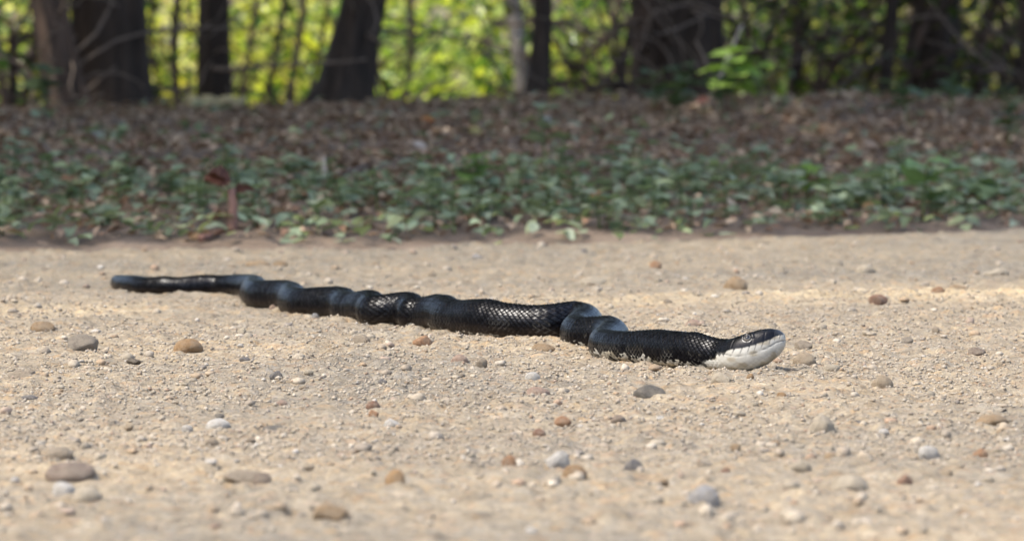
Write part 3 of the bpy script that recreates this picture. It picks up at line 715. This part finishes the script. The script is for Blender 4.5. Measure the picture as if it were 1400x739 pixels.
GAPS = [(.56, 9.61, .20), (-.82, 10.15, .22), (.19, 11.77, .6), (-.25, 9.0, .07), (1.05, 10.6, .2)]
CROWN = [(.045,.085,.014), (.065,.11,.018), (.09,.13,.02), (.13,.13,.02)]
def tree(x0, yb, Y, w, x_top, label, bark, height=7.0, crown=(2.4, 2.0, 4.6), nleaf=2000, base_flare=1.5, group='trees behind the bank', loc=None, lean=None, leaf=.15, first=2.4, name='tree'):
    """x0, w: photo x and width of the trunk just above its foot; x_top: photo x of the trunk at the top of the picture"""
    if loc is None:
        X = (x0-CX)/FPX*Y; z0 = gz(X, Y) - 0.03; r = w/2*Y/FPX
        ztop = CAM_H + 40/FPX*Y; slope = ((x_top - x0)/FPX*Y)/max(0.12, ztop - z0)
        slope *= .9
    else:
        X, Y = loc; z0 = gz(X, Y) - .03; r = w; slope = lean or 0
    rt = random.Random(int(x0*7 + Y*31 + X*13))
    t = thing(name, (X, Y, z0), label, 'tree', group)
    pts = []; rads = []; fl = []
    zs = [0, .03, .06, .1, .15, .21, .28, .36, .46, .6, .8, 1.1, 1.5, 2, 2.6, 3.3, 4.1, 5, 6, height]
    for z in zs:
        bend = slope*min(z, .6) + slope*.25*max(0, z-.6)
        bend += (.018 if w < 14 else .008)*(math.sin(z*9 + X*7) - math.sin(X*7))*min(1, z*3)
        pts.append(Vector((bend + .03*math.sin(z*1.7 + X), .05*math.sin(z*1.1 + X*3), z)))
        f_ = math.exp(-z/.11)
        rads.append(r*(1 + (base_flare-1)*f_)*max(.12, 1 - .8*(z/height)**1.1)); fl.append(f_)
    acc = Acc(); acc.add(*tube(pts, rads, 32, .38, X*5, (.45, fl, rt.choice([3, 4, 5]), rt.uniform(0, 6))))
    obj('trunk', acc.mesh('trunk'), bark, t)
    if w > 16 and loc is None:                            # dead twigs tangled round the lower trunk
        acc = Acc()
        for k in range(24 if w > 40 else 10):
            an = rt.uniform(0, 6.283); zb = rt.uniform(.02, .5); b0 = Vector((pts[6].x + math.cos(an)*r*.8, math.sin(an)*r*.8, zb))
            dr = Vector((math.cos(an + rt.uniform(-.8, .8)), math.sin(an), rt.uniform(-.5, .9))); ln = rt.uniform(.10, .42)
            ps = [b0 + dr*ln*(q/6) + Vector((.02*math.sin(q*1.1 + k), .01*math.sin(q + k), .025*math.sin(q*.9 + k*2))) for q in range(7)]
            acc.add(*tube(ps, [rt.uniform(.002, .0045)*(1 - .1*q) for q in range(7)], 6))
        obj('twigs', acc.mesh('twigs'), M_TWIG, t, kind='stuff')
    # limbs
    tips = []
    acc = Acc()
    for k in range(9):
        zb = rt.uniform(first, height*.9); i = min(range(len(zs)), key=lambda q: abs(zs[q]-zb)); b0 = pts[i]
        an = rt.uniform(0, 6.283); ln = rt.uniform(.55, 1)*crown[0]*(1.1 - .5*zb/height)
        ps = [b0 + Vector((math.cos(an), math.sin(an)*crown[1]/crown[0], .35 + .25*q/5))*ln*(q/5)*.9 + Vector((0, 0, .08*math.sin(q*1.3+k))) for q in range(6)]
        r0 = rads[i]*.45; acc = Acc(); acc.add(*tube(ps, [r0*(1-.16*q) for q in range(6)], 8, .1, k)); obj('limb', acc.mesh('limb'), bark, t)
        tips += ps[2:]
    # crown: leaf clumps round the limbs, uneven outline
    cl = [p + Vector((rt.gauss(0, .35), rt.gauss(0, .35), rt.gauss(.1, .3))) for p in tips]
    for k in range(16):
        u = Vector((rt.gauss(0, 1), rt.gauss(0, 1), rt.gauss(0, 1))).normalized()*rt.uniform(.3, 1)**.5
        cl.append(Vector((u.x*crown[0], u.y*crown[1], crown[2] + u.z*(height - first)*.5)) + Vector((pts[14].x, pts[14].y, 0)))
    cl = np.array([c[:] for c in cl]); idx = RNG.integers(0, len(cl), nleaf)
    P = cl[idx] + RNG.normal(0, 1, (nleaf, 3))*np.array([.42, .42, .28])
    P = P[P[:, 2] > first-.6]
    # leaves left out where their shadow would land on the road, keeping it sunlit
    k_ = (P[:, 2] + z0)/to_sun.z; sxw = P[:, 0] + X - to_sun.x*k_; syw = P[:, 1] + Y - to_sun.y*k_
    keep = edge_s(sxw, syw) > .0 + .3*vnoise(sxw*2.2, syw*0 + .5, 77)
    for gx_, gy_, gr_ in GAPS: keep &= (sxw-gx_)**2 + (syw-gy_)**2 > gr_**2      # gaps in the canopy that let sun flecks through
    P = P[keep]
    obj('crown', leaf_cloud('crown', P, RNG.uniform(.7, 1.2, len(P))*leaf, RNG.uniform(.55, .8, len(P))*leaf, pick(CROWN, len(P)), .5, simple=True), M_LEAF, t)
    return t
TG = 'trees behind the bank'
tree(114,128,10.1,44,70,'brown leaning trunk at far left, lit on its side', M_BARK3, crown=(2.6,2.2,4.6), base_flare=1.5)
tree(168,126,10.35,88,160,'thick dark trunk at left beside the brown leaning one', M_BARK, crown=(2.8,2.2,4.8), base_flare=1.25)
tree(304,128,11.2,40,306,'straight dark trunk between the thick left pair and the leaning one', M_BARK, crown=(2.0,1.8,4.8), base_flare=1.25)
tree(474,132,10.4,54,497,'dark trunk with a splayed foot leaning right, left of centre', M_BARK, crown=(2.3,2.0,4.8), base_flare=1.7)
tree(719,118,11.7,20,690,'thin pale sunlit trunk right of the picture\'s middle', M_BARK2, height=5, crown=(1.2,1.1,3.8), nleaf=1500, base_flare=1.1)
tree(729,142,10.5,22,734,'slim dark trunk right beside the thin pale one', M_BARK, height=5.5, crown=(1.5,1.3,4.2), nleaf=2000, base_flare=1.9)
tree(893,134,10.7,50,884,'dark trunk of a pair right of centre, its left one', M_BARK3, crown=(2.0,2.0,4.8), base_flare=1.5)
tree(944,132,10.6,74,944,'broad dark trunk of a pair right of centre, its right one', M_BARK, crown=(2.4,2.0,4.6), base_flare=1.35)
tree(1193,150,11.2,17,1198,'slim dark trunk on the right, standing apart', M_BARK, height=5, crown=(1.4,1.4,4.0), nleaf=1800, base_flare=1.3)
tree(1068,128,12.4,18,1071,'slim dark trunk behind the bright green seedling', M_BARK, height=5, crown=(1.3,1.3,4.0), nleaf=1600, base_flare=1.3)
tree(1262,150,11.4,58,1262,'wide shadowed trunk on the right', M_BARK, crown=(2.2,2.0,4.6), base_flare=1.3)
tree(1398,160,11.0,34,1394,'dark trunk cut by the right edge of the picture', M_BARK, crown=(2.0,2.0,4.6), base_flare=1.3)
for i, (x, xt, Y, w, lab) in enumerate([(246,247,13.4,11,'hair thin dark stem right of the thick left trunk'),(352,350,13.8,8,'thin dark stem right of the straight dark trunk'),(388,386,13.2,9,'left one of two thin stems before yellow leaves'),
        (411,409,13.6,10,'right one of two thin stems before yellow leaves'),(520,556,14.2,10,'thin brown stem just right of the splayed leaning trunk'),(848,862,13.0,12,'thin stem left of the broad dark pair'),(225,214,12.8,7,'slanting thin stem against the thick left trunk'),(430,442,12.9,6,'slanting thin stem left of the splayed trunk'),(1120,1150,12.6,8,'thin slanting stem between the right slim trunks'),(1330,1350,12.4,12,'leaning stem right of the wide shadowed trunk'),(25,50,12.6,10,'leaning stem at the far left edge')]):
    tree(x,128,Y,w,xt,lab, M_BARK3 if i in (3, 4) else M_BARK, height=3.6, crown=(.7,.7,3.0), nleaf=500, base_flare=1.1, group='thin stems in front of the sunlit leaves', leaf=.1, first=2.2, name='young_tree')
# neighbours just outside the picture whose crowns shade the bank
for i, (x, y, h, lab) in enumerate([(-2.1,7.2,6.2,'nearest the picture'),(-3.1,6.1,6.5,'at the road edge'),(-4.4,6.3,7,'second from the road edge'),(-3.0,8.3,7,'behind the one at the road edge'),(-4.6,8.3,7.5,'farther back'),(-1.9,9.1,6.5,'close behind the brown trunk'),(-5.8,5.2,7.5,'farthest along the road'),(-2.8,10.4,7,'in the second row'),(-4.6,10.8,7.5,'last in the second row')]):
    tree(0,0,0,.11,0,'tree left of the picture shading the bank, ' + lab, M_BARK, height=h, crown=(2.3,1.4,4.6), nleaf=2300, loc=(x, y), lean=.02, group='trees outside the picture')
for i, x in enumerate([-7.5, -9.5, -12, -14.5, -17.5]):
    tree(0,0,0,.12,0,['first','second','third','fourth','fifth'][i] + ' tree along the bank beyond the left edge of the picture', M_BARK, height=7.5, crown=(2.4,2.0,3.8), nleaf=2600, loc=(x, E0 + E1*x + 2.6 + (i % 2)), first=1.2, leaf=.2, group='trees outside the picture')
for i, (x, y) in enumerate([(-6.6, -1.6), (-8.8, -4.2), (-5.6, -6), (-11, -1.2), (-9, -7.5)]):
    tree(0,0,0,.12,0,['first','second','third','fourth','fifth'][i] + ' tree on the near side of the road, behind the camera', M_BARK, height=7.0, crown=(2.2,2.2,3.6), nleaf=2200, loc=(x, y), first=1.0, leaf=.22, group='trees outside the picture')
for i, (x, y) in enumerate([(-2.5, 16.4), (-2.7, 18.9), (-3.7, 22.5), (-4.0, 26)]):
    tree(0,0,0,.12,0,['tall tree left of the picture behind the others','tallest tree farthest left behind the others','far tree left of the picture','farthest tree left of the picture'][i], M_BARK, height=9.6, crown=(1.5,2.0,7.9), nleaf=4200, loc=(x, y), first=6.2, group='trees outside the picture')

# ------------------------------------------------------------------ sunlit shrubs beyond the bank
YEL = [(.52,.56,.07), (.70,.64,.11), (.22,.29,.05), (.09,.13,.03), (.78,.74,.38)]  # last, palest tone stands in for sun glints on leaves
GRN = [(.04,.08,.02), (.09,.17,.035), (.19,.30,.06), (.40,.50,.10), (.64,.66,.34)]  # palest tone here is a painted glint as well
OLV = [(.04,.055,.018), (.075,.09,.025), (.16,.155,.04), (.09,.065,.04), (.34,.33,.11)]  # olive leaf tones, with the right side's shade put into them
def shrub(px, Y, rx, h, pal, n, leaf, label, group='shrubs in the woods beyond the bank', stems=9):
    X = (px-CX)/FPX*Y; z0 = gz(X, Y)
    t = thing('shrub', (X, Y, z0), label, 'shrub', group)
    rs = random.Random(int(px*3 + Y*17)); acc = Acc(); cl = []
    for k in range(stems):
        an = rs.uniform(0, 6.283); ln = h*rs.uniform(.6, 1.05); sp = rx*rs.uniform(.3, 1.0)
        ps = [Vector((math.cos(an)*sp*(q/5)**1.3, math.sin(an)*sp*.8*(q/5)**1.3, ln*q/5)) for q in range(6)]
        acc.add(*tube(ps, [.011*(1-.15*q) for q in range(6)], 6, .1, k)); cl += ps[1:]
        for m in range(3):
            b0 = ps[rs.randint(1, 4)]; a2 = rs.uniform(0, 6.283); e = b0 + Vector((math.cos(a2)*.35, math.sin(a2)*.35, rs.uniform(-.05, .3)))
            acc.add(*tube([b0, (b0+e)/2 + Vector((0, 0, .03)), e], [.006, .005, .003], 5)); cl += [e, (b0+e)/2]
    obj('branches', acc.mesh('branches'), M_BARK3, t, kind='stuff')
    cl = np.array([c[:] for c in cl])
    P = cl[RNG.integers(0, len(cl), n)] + RNG.normal(0, 1, (n, 3))*np.array([.17, .17, .13])*(.6 + .4*rx)
    P = P[P[:, 2] > .02]
    obj('foliage', leaf_cloud('foliage', P, RNG.uniform(.6, 1.2, len(P))*leaf, RNG.uniform(.5, .8, len(P))*leaf, pick(pal, len(P)), .6, simple=True), M_LEAF, t)
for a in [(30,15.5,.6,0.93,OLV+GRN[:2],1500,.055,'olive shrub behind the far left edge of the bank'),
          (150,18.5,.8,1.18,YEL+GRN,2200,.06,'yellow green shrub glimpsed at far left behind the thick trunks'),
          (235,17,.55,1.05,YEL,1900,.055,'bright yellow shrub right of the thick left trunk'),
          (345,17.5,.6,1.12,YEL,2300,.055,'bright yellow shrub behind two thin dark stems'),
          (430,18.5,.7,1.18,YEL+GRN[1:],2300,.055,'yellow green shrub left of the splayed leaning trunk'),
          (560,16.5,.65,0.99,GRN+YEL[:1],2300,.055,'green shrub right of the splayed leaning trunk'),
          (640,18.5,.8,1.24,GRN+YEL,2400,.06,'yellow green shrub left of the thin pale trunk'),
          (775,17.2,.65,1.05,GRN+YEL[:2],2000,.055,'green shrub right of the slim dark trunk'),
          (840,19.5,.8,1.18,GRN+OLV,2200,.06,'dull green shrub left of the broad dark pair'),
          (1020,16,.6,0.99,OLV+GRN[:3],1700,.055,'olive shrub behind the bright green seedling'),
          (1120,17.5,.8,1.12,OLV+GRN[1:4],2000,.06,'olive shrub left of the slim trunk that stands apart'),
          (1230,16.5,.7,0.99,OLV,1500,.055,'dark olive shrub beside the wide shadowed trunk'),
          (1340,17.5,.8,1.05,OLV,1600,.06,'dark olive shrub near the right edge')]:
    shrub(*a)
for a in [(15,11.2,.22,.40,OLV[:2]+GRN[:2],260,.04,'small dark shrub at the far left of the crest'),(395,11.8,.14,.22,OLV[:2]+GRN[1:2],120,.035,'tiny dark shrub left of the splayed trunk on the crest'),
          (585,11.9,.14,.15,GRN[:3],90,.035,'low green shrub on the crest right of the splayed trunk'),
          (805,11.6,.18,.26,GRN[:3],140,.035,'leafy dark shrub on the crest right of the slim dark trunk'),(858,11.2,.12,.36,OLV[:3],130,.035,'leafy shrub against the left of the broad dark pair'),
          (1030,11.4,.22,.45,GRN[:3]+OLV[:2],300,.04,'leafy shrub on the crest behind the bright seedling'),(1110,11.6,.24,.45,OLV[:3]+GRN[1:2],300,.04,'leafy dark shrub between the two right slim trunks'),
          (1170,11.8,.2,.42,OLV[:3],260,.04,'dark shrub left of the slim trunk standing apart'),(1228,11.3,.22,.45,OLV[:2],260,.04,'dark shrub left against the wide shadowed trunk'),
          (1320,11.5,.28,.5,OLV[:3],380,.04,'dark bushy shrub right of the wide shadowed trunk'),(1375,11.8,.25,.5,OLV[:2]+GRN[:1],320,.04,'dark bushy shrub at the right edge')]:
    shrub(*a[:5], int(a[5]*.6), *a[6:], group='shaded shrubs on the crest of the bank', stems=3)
def woodland():
    """far wood that reads as one mass of leaves"""
    n = 13000
    Y = RNG.uniform(21, 34, n); X = RNG.uniform(-.19, .19, n)*Y; Z = -.8 + 2.0*RNG.random(n)**1.3 + .4*vnoise(X*.9, Y*.9, 7)
    k = vnoise(X*.8, Z*1.3, 401) + .5*vnoise(X*2, Z*2, 402) > -.18
    P = np.stack([X, Y, Z], 1)[k]; n = len(P)
    g = np.clip((P[:, 0]/P[:, 1]/.10 + 1)/2, 0, 1)       # autumn yellow at left; shade put into the darker olive towards the right
    yel = pick(YEL[:3]+GRN+GRN[:2]+OLV[:2], n); olv = pick(OLV+OLV[2:3]+GRN[1:2]+GRN[3:4], n); m_ = (RNG.random(n) < sm(.42, .80, g))[:, None]
    C = np.where(m_, olv, yel); L = RNG.uniform(.07, .13, n)
    # the wood goes on to both sides of the view: understorey along the bank, taller farther off
    n2 = 26000; Y2 = RNG.uniform(-2, 34, n2); X2 = RNG.uniform(-30, 26, n2); s2 = edge_s(X2, Y2); out = np.abs(X2) - (.25*np.maximum(Y2, 0) + .4)
    hmax = np.interp(out, [0, 1, 5, 9], [0, .9, 2.2, 7.0])
    k2 = (s2 > 1.3) & (out > .3); X2, Y2, hmax = X2[k2], Y2[k2], hmax[k2]; n2 = len(X2)
    Z2 = bank(X2, Y2) + hmax*RNG.random(n2)**1.2
    P = np.vstack([P, np.stack([X2, Y2, Z2], 1)]); C = np.vstack([C, pick(OLV[:4]+GRN[:3], n2)]); L = np.concatenate([L, RNG.uniform(.16, .34, n2)])
    return leaf_cloud('far_woodland', P, L, L*RNG.uniform(.6, .8, len(L)), C, .7, simple=True)
obj('far_woodland', woodland(), M_LEAF, kind='stuff', label='sunlit mass of far woodland leaves behind the trees', cat='woodland')

# ------------------------------------------------------------------ bank: litter, ground cover, plants, sticks
LIT = [(.15,.113,.085), (.21,.165,.125), (.12,.085,.065), (.27,.225,.175), (.18,.12,.085), (.31,.26,.205), (.24,.195,.155)]
def litter():
    n = 46000
    Y = RNG.uniform(6.2, 12.2, n); X = RNG.uniform(-.135, .135, n)*Y
    s = edge_s(X, Y) + .16*fbm(X*4, Y*4, 3, 71)
    k = (s > .07) & (RNG.random(n) < .25 + .75*sm(.1, .8, s)); X, Y = X[k], Y[k]; n = len(X)
    Z = floor_z(X, Y) + RNG.uniform(.0, .018, n)
    return leaf_cloud('leaf_litter', np.stack([X, Y, Z], 1), RNG.uniform(.007, .028, n), RNG.uniform(.006, .019, n), pick(LIT, n, .35)*np.array([1.58, 1.42, 1.22]), .22, 1.1, simple=True)
obj('leaf_litter', litter(), M_LITTER, kind='stuff', label='brown dead leaves covering the shaded bank', cat='leaf litter')
COV = [(.22,.28,.185), (.27,.335,.22), (.17,.22,.13), (.31,.36,.20), (.29,.335,.24)]
def cover():
    n = 22000
    Y = RNG.uniform(6.2, 12.5, n); X = RNG.uniform(-.135, .135, n)*Y
    s = edge_s(X, Y); d = fbm(X*2.6, Y*2.6, 3, 501)
    pr = np.interp(s, [-.10, .10, .35, .75, 1.05, 2.6, 4], [0, .5, .95, .75, .12, .07, .08]) * (.25 + .75*sm(-.40, .05, d))
    k = RNG.random(n) < pr; X, Y, d = X[k], Y[k], d[k]; n = len(X)
    Z = floor_z(X, Y) + RNG.uniform(.006, .036, n)*(.7 + np.clip(d, 0, .5))
    return leaf_cloud('ground_cover', np.stack([X, Y, Z], 1), RNG.uniform(.012, .032, n), RNG.uniform(.011, .026, n), pick(COV, n, .25), .22, .7)
obj('ground_cover', cover(), mat_leaf('cover_leaf', .3, .5, False, (1.2, 1.3, .8)), kind='stuff', label='low green ground cover along the road edge', cat='ground cover')

# broad leaf meshes shared by the plants
def broad_leaf(name, seed, lobes):
    rs = random.Random(seed); V = []; F = []; nl_ = 10; nw = 4
    for i in range(nl_+1):
        u = i/nl_; w = (math.sin(math.pi*min(1, u*.95+.04))**.75)*(1 + (.16*math.sin(u*26+seed) if lobes else .03*math.sin(u*40)))*.42
        for j in range(-nw, nw+1):
            q = j/nw; V.append((u, w*q, .10*abs(q)**1.3*w*2 - .22*u*u + .015*rs.uniform(-1, 1) + .02*math.sin(u*18)*abs(q)))
    k = 2*nw+1
    for i in range(nl_):
        for j in range(2*nw): F.append((i*k+j, (i+1)*k+j, (i+1)*k+j+1, i*k+j+1))
    m_ = mesh_from(name, np.array(V), np.array(F)); m_.materials.append(M_LEAFO); return m_
BL = [broad_leaf('leaf', i, i % 2) for i in range(4)]
def stem_mesh(h, bend, r=.0022, mat=M_STEM):
    ps = [Vector((bend*(q/5)**2, 0, h*q/5)) for q in range(6)]
    v, f = tube(ps, [r*(1-.1*q) for q in range(6)], 7); m_ = mesh_from('stem', np.array(v), np.array(f)); m_.materials.append(mat); return m_
STEMS = [stem_mesh(.06, .006), stem_mesh(.09, .012), stem_mesh(.13, .015)]
def plant(loc, nleaf, leaf, hgt, pal, label, group=None, name='verge_plant', rs=random, stem=None, el=(0, .5)):
    t = thing(name, loc, label, 'plant', group, rs.uniform(0, 6.28))
    st = obj('stem', stem or STEMS[0 if hgt < .075 else 1 if hgt < .11 else 2], None, t)
    sh = max(v.co.z for v in st.data.vertices); st.scale = (1, 1, hgt/sh)
    for k in range(nleaf):
        a = k*2.4 + rs.uniform(-.4, .4); z = hgt*(0.35 + .65*(k+1)/nleaf); b = st.data.vertices[-1].co.x*(z/hgt)**2
        lf = obj('leaf', rs.choice(BL), None, t); L = leaf*rs.uniform(.75, 1.2)*(1.1 - .35*k/nleaf)
        lf.scale = (L, L*rs.uniform(.9, 1.25), L); lf.location = (b, 0, z); lf.rotation_euler = (rs.uniform(-.35, .35), -rs.uniform(*el), a)
        c = rs.choice(pal); kk = rs.uniform(.8, 1.2); lf.color = (c[0]*kk, c[1]*kk, c[2]*kk, 1)
    return t
r3 = random.Random(3); spots = []
while len(spots) < 115:
    x = r3.uniform(-10, 1410); y = r3.triangular(228, 335, 290)
    g = on_bank(x, y); s = float(edge_s(g.x, g.y))
    if s < .12 or float(fbm(np.array(g.x*2.6), np.array(g.y*2.6), 3, 501)) < -.35: continue
    if any((g.x-q.x)**2 + (g.y-q.y)**2 < .045**2 for q, _ in spots): continue
    spots.append((g, x))
for g, x in spots:
    third = 'left third' if x < 467 else 'middle third' if x < 933 else 'right third'
    row = 'at the road edge' if edge_s(g.x, g.y) < .55 else 'higher up the bank'
    plant(g - Vector((0, 0, .006)), r3.randint(6, 9), r3.uniform(.020, .034), r3.uniform(.03, .07), COV, 'low green broad leaved plant %s, %s of the photo' % (row, third), 'low plants along the road edge', rs=r3)
BRI = [(.30,.43,.09), (.25,.38,.07)]
g = on_bank(1003, 158); plant(g, 13, .068, .125, BRI, 'tall bright green leafy seedling on the bank right of the broad trunks', name='seedling', rs=r3, el=(-.2, .3))
g = on_bank(1040, 150); plant(g, 6, .045, .10, BRI+COV[:2], 'smaller green seedling right of the tall bright one', name='seedling', rs=r3, el=(-.2, .3))
g = on_bank(1262, 303); plant(g, 6, .062, .085, [(.16,.25,.10)], 'pale green large leaved weed near the right end of the road edge', name='weed', rs=r3)
g = on_bank(1325, 285); plant(g, 6, .058, .04, [(.17,.23,.11)], 'sprawling long leaved green weed near the right edge', name='weed', rs=r3, el=(-.2, .1))
g = on_bank(1105, 285); plant(g, 6, .035, .06, [(.17,.28,.05)], 'fresh lime green small plant right of centre on the verge', name='weed', rs=r3)
g = on_bank(652, 270); plant(g, 7, .035, .06, [(.15,.25,.06)], 'fresh green small plant in the middle of the verge', name='weed', rs=r3)
g = on_bank(745, 235); plant(g, 8, .04, .10, COV, 'upright dull green plant right of the verge\'s middle', name='weed', rs=r3)
for i, (x, y) in enumerate([(925,165),(895,150),(935,140),(985,155),(1300,150),(1240,170),(1380,200),(20,130),(60,150)]):
    g = on_bank(x, y+8)
    plant(g, 7, .05, .085, [(.085,.13,.07), (.10,.14,.06)], ['green plant at the foot of the broad dark pair of trunks','dull green plant left of the broad pair\'s foot','leafy plant against the broad right trunk','green plant right of the broad dark trunk','green plant right of the wide shadowed trunk','green plant left below the wide shadowed trunk','green plant high on the bank at the right edge','green plant at the far left top of the bank','dull plant below the brown leaning trunk'][i], 'plants at the trees\' feet', name='woodland_plant', rs=r3)

# dead plant stalk with curled red leaf, left on the verge
g = on_bank(318, 322)
t = thing('dead_plant', g, 'dead pinkish stalk with a curled dark red leaf, left on the verge', 'plant')
v, f = tube([Vector((-.002, 0, -.01)), Vector((0, 0, .02)), Vector((.001, 0, .04)), Vector((-.002, 0, .062))], [.008, .0065, .006, .005], 10, .2, 3)
obj('stalk', mesh_from('stalk', np.array(v), np.array(f)), mat_plain('pink_stalk', (.30, .17, .13), .8, .2, .2), t)
for k, (dx, dz, rx, rz) in enumerate([(-.018, .066, .5, 2.6), (-.008, .072, -.6, 3.4), (.006, .055, .2, .3)]):
    lf = obj('curled_leaf', BL[k % 4], None, t); lf.scale = (.034, .055, .05); lf.location = (dx*.3, -.002, dz); lf.rotation_euler = (rx, -.4, rz); lf.color = (.060, .022, .014, 1)
# fallen log and sticks
def stick(p0, p1, r, mat, label, name='stick', cat='stick', sag=.0, seed=1, group=None):
    n = 10; d = p1 - p0
    ps = [d*(q/n) + Vector((0, 0, -sag*math.sin(math.pi*q/n) + .3*r*math.sin(q*1.9+seed))) for q in range(n+1)]
    v, f = tube(ps, [r*(1-.05*q)*(1+.1*math.sin(q*2.3+seed)) for q in range(n+1)], 12, .18, seed)
    o = obj(name, mesh_from(name, np.array(v), np.array(f)), mat, None, label, cat, group); o.location = p0; return o
def bankpt(x, y, up=0): g = on_bank(x, y); g.z += up; return g
lg = bankpt(257,152,.014)
stick(lg, lg + Vector((.112, .06, .006)), .016, mat_bark('sunlit_log', (.24,.19,.09), (.52,.44,.24)), 'short yellowish log on the bank below the straight dark trunk', 'log', 'log')  # sunlit yellow is put into the log's bark colour
stick(bankpt(455,246,.004), bankpt(520,232,.012), .006, M_TWIG, 'dark fallen stick on the bank left of centre', seed=2)
stick(bankpt(443,247,-.01), bankpt(443,247,.035), .005, M_BARK2, 'short upright grey stub of twig on the bank left of centre', seed=3)
a = on_bank(965, 150); stick(a, a + Vector((.075, .05, .17)), .005, M_BARK2, 'pale leaning branch beside the broad dark trunk', seed=4)
a = on_bank(995, 152); stick(a, a + Vector((-.06, .1, .14)), .0045, M_TWIG, 'thin brown branch crossing the pale leaning one', seed=5)
stick(bankpt(95,250,.006), bankpt(60,215,.02), .006, M_TWIG, 'reddish brown stick on the left of the bank', seed=6)
stick(bankpt(275,332,.004), bankpt(318,318,.01), .005, mat_plain('red_twig', (.20, .11, .085), .85, .2, .3), 'short twig at the foot of the dead pinkish stalk', seed=7)
a = on_bank(300, 120); stick(Vector((-.62, 10.0, .20)), Vector((-.30, 9.9, .22)), .005, M_TWIG, 'thin branch crossing low before the thick left trunk', seed=8)
stick(bankpt(1165,176,.008), bankpt(1085,172,.012), .006, M_TWIG, 'thin grey stick lying high on the right of the bank', seed=9)
stick(bankpt(640,215,.008), bankpt(590,208,.012), .005, M_TWIG, 'thin stick in the brown leaves left of the slim trunk', seed=10)
# single fallen leaves that stand out
for i, (x, y, L, c, lab) in enumerate([(575,180,.040,(.40,.14,.04),'orange fallen leaf on the bank left of centre'),(806,285,.038,(.38,.13,.05),'rusty orange fallen leaf in the green verge right of centre'),
      (565,215,.035,(.42,.36,.30),'pale fallen leaf on the brown bank left of centre'),(120,195,.045,(.33,.33,.28),'pale grey fallen leaf high on the left of the bank'),(640,195,.035,(.28,.24,.09),'yellow fallen leaf on the bank near the middle'),
      (950,155,.045,(.24,.10,.08),'reddish fallen leaf beside the broad dark trunk'),(745,180,.03,(.38,.37,.33),'whitish fallen leaf on the bank right of the middle'),(1180,215,.035,(.34,.25,.18),'tan fallen leaf on the right of the bank'),
      (85,262,.04,(.36,.20,.12),'tan orange fallen leaf at left in the green verge'),(985,295,.035,(.36,.30,.22),'cream fallen leaf at the road edge right of centre'),(1050,310,.03,(.40,.32,.22),'beige fallen leaf at the road edge on the right')]):
    g = on_bank(x, y); o = obj('fallen_leaf', BL[i % 4].copy(), None, None, lab, 'leaf'); o.data.materials.clear(); o.data.materials.append(M_LITTERO)
    o.location = g + Vector((0, 0, .022)); o.scale = (L*.7, L*.7, L*.7); o.rotation_euler = (.5 + r3.uniform(-.2, .2), r3.uniform(-.3, .3), r3.uniform(-.5, .5)); o.color = (*c, 1)
